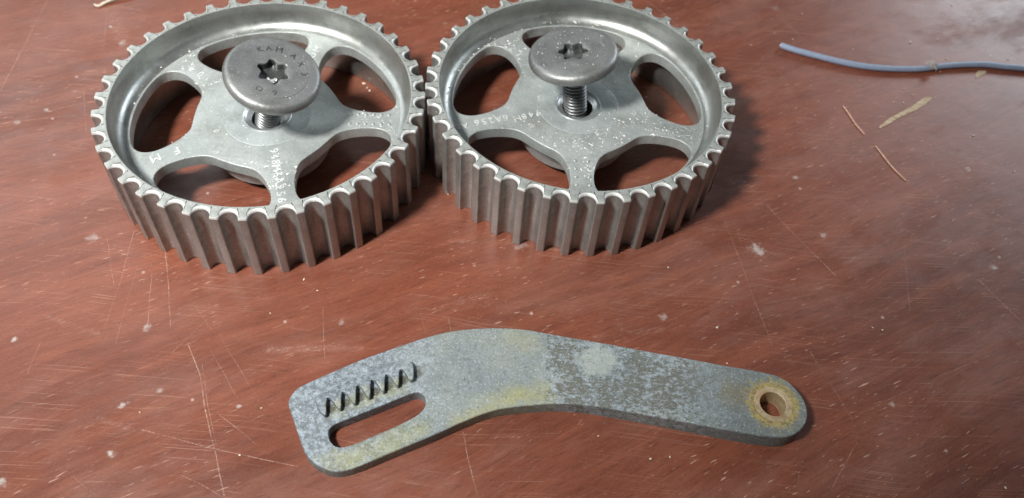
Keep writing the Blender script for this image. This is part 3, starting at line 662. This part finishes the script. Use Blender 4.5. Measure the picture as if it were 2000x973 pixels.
# ------------------------------------------------------------------ marks and bits on the table
def flat_piece(name, poly, h, mat, label, cat, group=None):
    c = Vector((sum(p[0] for p in poly) / len(poly), sum(p[1] for p in poly) / len(poly)))
    P = smooth_poly([(x - c.x, y - c.y) for x, y in poly], 2)
    rr = random.Random(len(poly)); P = [(x + rr.uniform(-.12, .12), y + rr.uniform(-.12, .12)) for x, y in P]
    V, F = plate(P, [], h, 0.0, min(h * .6, .2)); o = obj(name, mesh(name, V, F, mat, 40)); o.location = (c.x * MM, c.y * MM, 0)
    return tag(o, label, cat, group)
flat_piece('dried_smear', SMEAR, 0.22, M_SMEAR, 'long yellowish dried smear on the table below the wire', 'smear')
flat_piece('dried_smear', SMEAR2, 0.18, M_SMEAR, 'small yellowish dried smear right beside the blue-grey wire', 'smear')
def sliver(name, pts, r0, mat, label, cat, sub=6, lift=None):
    P = spline([(x * MM, y * MM, (r0 * 0.8 + (lift[i] if lift else 0)) * MM) for i, (x, y) in enumerate(pts)], sub); c = P[0].copy(); c.z = 0
    V, F = tube([p - c for p in P], 0, 8, True, lambda t: r0 * MM * (0.35 + 0.65 * math.sin(PI * (0.08 + 0.86 * t)) ** 0.6))
    o = obj(name, mesh(name, V, F, mat, 50)); o.location = c; return tag(o, label, cat)
sliver('wood_splinter', SPL1, 0.30, M_SPL, 'thin pale splinter, upper of the two between the right pulley and the yellow smear', 'splinter')
sliver('wood_splinter', SPL2, 0.28, M_SPL, 'thin pale splinter with a thicker tip, lower of the two right of the right pulley', 'splinter')
sliver('curled_shaving', SHAVE, 0.75, M_SHAVE, 'cream coloured curled shaving at the top edge, left of the left pulley', 'shaving', 6, [0, 0, .2, .6, .8, .6])
def crumb_mesh(seed, n=1):
    r_ = random.Random(seed); bm = bmesh.new(); bmesh.ops.create_icosphere(bm, subdivisions=1, radius=1.0)
    for v in bm.verts: v.co *= r_.uniform(0.6, 1.25)
    me = bpy.data.meshes.new('crumb'); bm.to_mesh(me); bm.free(); me.materials.append(M_CRUMB); return me
CM = [crumb_mesh(i) for i in range(5)]
rc = random.Random(11)
def region(x, y):
    if y > 322 and x > 110: return 'beyond the blue-grey wire'
    if x > 110 and y > 240: return 'between wire and right pulley' if y < 290 else 'just in front of the blue-grey wire'
    if x > 110: return 'on the dark right side'
    if y > 140 and x > -5: return 'between right pulley and bracket'
    if x > -5: return 'in front of the bracket arm'
    if y > 200: return 'between the two pulleys'
    if y > 145: return 'in front of the left pulley'
    return 'left of the bracket slot'
reg = {}
for i, c_ in enumerate(CRUMB): reg.setdefault(region(*c_), []).append(i)
ORD = ['leftmost', 'second from the left', 'third from the left', 'fourth from the left', 'fifth from the left', 'sixth from the left', 'seventh from the left', 'eighth from the left', 'ninth from the left', 'tenth from the left', 'eleventh from the left', 'twelfth from the left']
names = {}
for k_, L_ in reg.items():
    L_.sort(key=lambda i: CRUMB[i][0])
    for q_, i in enumerate(L_): names[i] = 'pale crumb %s, %s there' % (k_, 'the only one' if len(L_) == 1 else ORD[q_])
for i, (x, y) in enumerate(CRUMB):
    o = obj('crumb', CM[i % 5])
    s = rc.uniform(0.22, 0.42) * (1.7 if i in (3, 4, 8, 23) else 1.0)
    o.scale = (s * MM * rc.uniform(1.0, 1.8), s * MM, s * MM * 0.55); o.location = (x * MM, y * MM, s * MM * 0.45); o.rotation_euler = (0, 0, rc.uniform(0, PI))
    tag(o, names[i], 'crumb', 'tiny pale crumbs scattered over the table')
HC = [(-70.8, 272.8), (-68.9, 270.4), (-67.3, 268.6)]
for i, (x, y) in enumerate(HC):
    o = obj('crumb', CM[i]); s = (0.75, 0.55, 0.7)[i]
    o.scale = (s * MM * 1.3, s * MM * .8, s * MM * 0.6); o.location = (x * MM, y * MM, s * MM * .45); o.rotation_euler = (0, 0, i)
    tag(o, ('upper left', 'middle', 'lower right')[i] + ' one of three pale crumbs seen through an opening of the left pulley', 'crumb', 'pale crumbs inside an opening of the left pulley')

def flake(loc, size, rot, label, seed, mat=M_FLAKE):
    r_ = random.Random(seed); n = 7
    P = [(size * (0.55 + 0.45 * r_.random()) * math.cos(2 * PI * i / n) * 1.5, size * (0.5 + 0.5 * r_.random()) * math.sin(2 * PI * i / n)) for i in range(n)]
    V, F = plate(P, [], 0.18, 0.0, 0.06); V = [(x, y, z + 0.25 * size * MM * math.sin(x / (size * MM) * 1.3) ** 2) for x, y, z in V]
    o = obj('metal_flake', mesh('metal_flake', V, F, mat, 20)); o.location = loc; o.rotation_euler = rot
    return tag(o, label, 'metal flake')
zl = (ZW + .02) * MM
flake((-0.1133, 0.2167, zl), 1.15, (0.15, 0.1, 0.6), 'bright metal flake lying on the left pulley, just left of its bore', 1)
flake((-0.1105, 0.2068, zl), 0.95, (0.1, 0.1, 0.2), 'bright metal flake on the left pulley near the lower left opening', 2)
for i, (dx, dy) in enumerate([(0, 0), (0.9, 0.5), (-0.6, 0.7)]):
    o = flake((0.0029 + dx * MM, 0.2355 + dy * MM, zl), (1.1, .8, .7)[i], (0.5 - i * .4, 0.4, i * 1.1), ('largest', 'right hand', 'left hand')[i] + ' flake of the little bright heap on the right pulley near its bore', 5 + i)
    o['group'] = 'little heap of flakes on the right pulley'
sf = TOP1 + R1.to_3x3() @ (Matrix.Rotation(math.radians(10), 3, 'Z') @ Vector((0.0006, -0.0026, -0.0026)))
for i, (dx, dy) in enumerate([(0, 0), (1.0, 0.6), (-1.2, 0.2), (0.7, -0.6)]):
    o = flake(sf + Vector((dx * MM, dy * MM, 0.0003 * i)), (1.1, .9, .7, .6)[i], (0.25, 0.3 - .2 * i, 0.3 + i), ('largest', 'right hand', 'left hand', 'smallest')[i] + ' shiny flake lying in the star socket of the left bolt', 20 + i)
    o['group'] = 'shiny flakes in the left bolt socket'

# fine dust and swarf: real grains, one object per pulley
def grains(name, label, origin, plan, holes, seed, extra=None):
    r_ = random.Random(seed); V = []; F = []
    def add(x, y, z, s):
        b = len(V); a = r_.uniform(0, 2 * PI); el = r_.uniform(1.0, 2.2)
        ca, sa = math.cos(a), math.sin(a)
        for u, v in ((el, 0), (0, .7), (-el, 0), (0, -.7)):
            u *= r_.uniform(.6, 1.2); v *= r_.uniform(.6, 1.2)
            V.append(((x + s * (u * ca - v * sa)) * MM, (y + s * (u * sa + v * ca)) * MM, (z + s * r_.uniform(-.05, .45)) * MM))
        V.append((x * MM, y * MM, (z + s * r_.uniform(.5, 1.0)) * MM))
        for i in range(4): F.append((b + i, b + (i + 1) % 4, b + 4))
    for (n, r0, r1, a0, a1, smin, smax) in plan:
        k = 0
        n = int(n * 0.72)
        while k < n:
            r = math.sqrt(r_.uniform(r0 * r0, r1 * r1)); a = math.radians(r_.uniform(a0, a1))
            x, y = r * math.cos(a), r * math.sin(a); k += 1
            if in_hole(x, y, holes, 0.4) or r < 9.2: continue
            # clump
            if mnoise.noise(Vector((x * .12 + seed, y * .12, 0))) < r_.uniform(-.5, .35): continue
            if r < 50.2: z = ZW + (0.16 if 9.3 < r < 16.2 else 0.0)
            elif r < 52.2: z = ZW + (r - 50.2) * 0.42
            elif r < 54.8: continue
            else: z = HT
            add(x, y, z, smin + (smax - smin) * r_.random() ** 3)
    for e in (extra or []): add(*e)
    me = bpy.data.meshes.new(name); me.from_pydata(V, [], F); me.materials.append(M_DUST)
    o = obj(name, me); o.location = (origin.x, origin.y, 0.00001)
    return tag(o, label, 'metal dust', None, 'stuff')
grains('metal_dust', 'fine pale metal dust sprinkled over the web of the left pulley', P1,
       [(1300, 9.3, 52.0, -180, 180, .10, .42), (520, 24, 38, -100, -55, .14, .55), (800, 40, 52, 80, 178, .10, .42), (300, 34, 50, -12, 20, .10, .38), (300, 54.9, 58, -180, 180, .07, .18), (260, 28, 46, 135, 160, .12, .45)], H1, 3)
grains('metal_dust', 'fine pale metal dust sprinkled over the web of the right pulley', P2,
       [(2300, 9.3, 52.0, -180, 180, .10, .42), (1500, 38, 52, 65, 178, .12, .50), (700, 16, 36, -110, -20, .12, .50), (400, 20, 46, -30, 5, .12, .40), (450, 54.9, 58, -180, 180, .07, .2)], H2, 7)
def head_grains(top, R, label, n, seed):
    r_ = random.Random(seed); V = []; F = []
    for _ in range(n):
        r = math.sqrt(r_.uniform(36, 196)); a = r_.uniform(0, 2 * PI); s = 0.07 + 0.17 * r_.random() ** 3
        if mnoise.noise(Vector((r * math.cos(a) * .2 + seed, r * math.sin(a) * .2, 0))) < r_.uniform(-.5, .3): continue
        b = len(V)
        for k in range(4):
            t = a + k * PI / 2; V.append(top + R.to_3x3() @ Vector(((r * math.cos(a) + s * r_.uniform(.6, 1.6) * math.cos(t)) * MM, (r * math.sin(a) + s * r_.uniform(.6, 1.4) * math.sin(t)) * MM, -.01 * MM)))
        V.append(top + R.to_3x3() @ Vector((r * math.cos(a) * MM, r * math.sin(a) * MM, s * .8 * MM)))
        for i in range(4): F.append((b + i, b + (i + 1) % 4, b + 4))
    me = bpy.data.meshes.new('metal_dust'); me.from_pydata([tuple(v) for v in V], [], F); me.materials.append(M_DUST)
    o = obj('metal_dust', me); tag(o, label, 'metal dust', None, 'stuff')
head_grains(TOP1, R1, 'fine dust on the head of the left bolt', 90, 3)
head_grains(TOP2, R2, 'fine dust on the head of the right bolt', 200, 8)
bpy.context.view_layer.update()
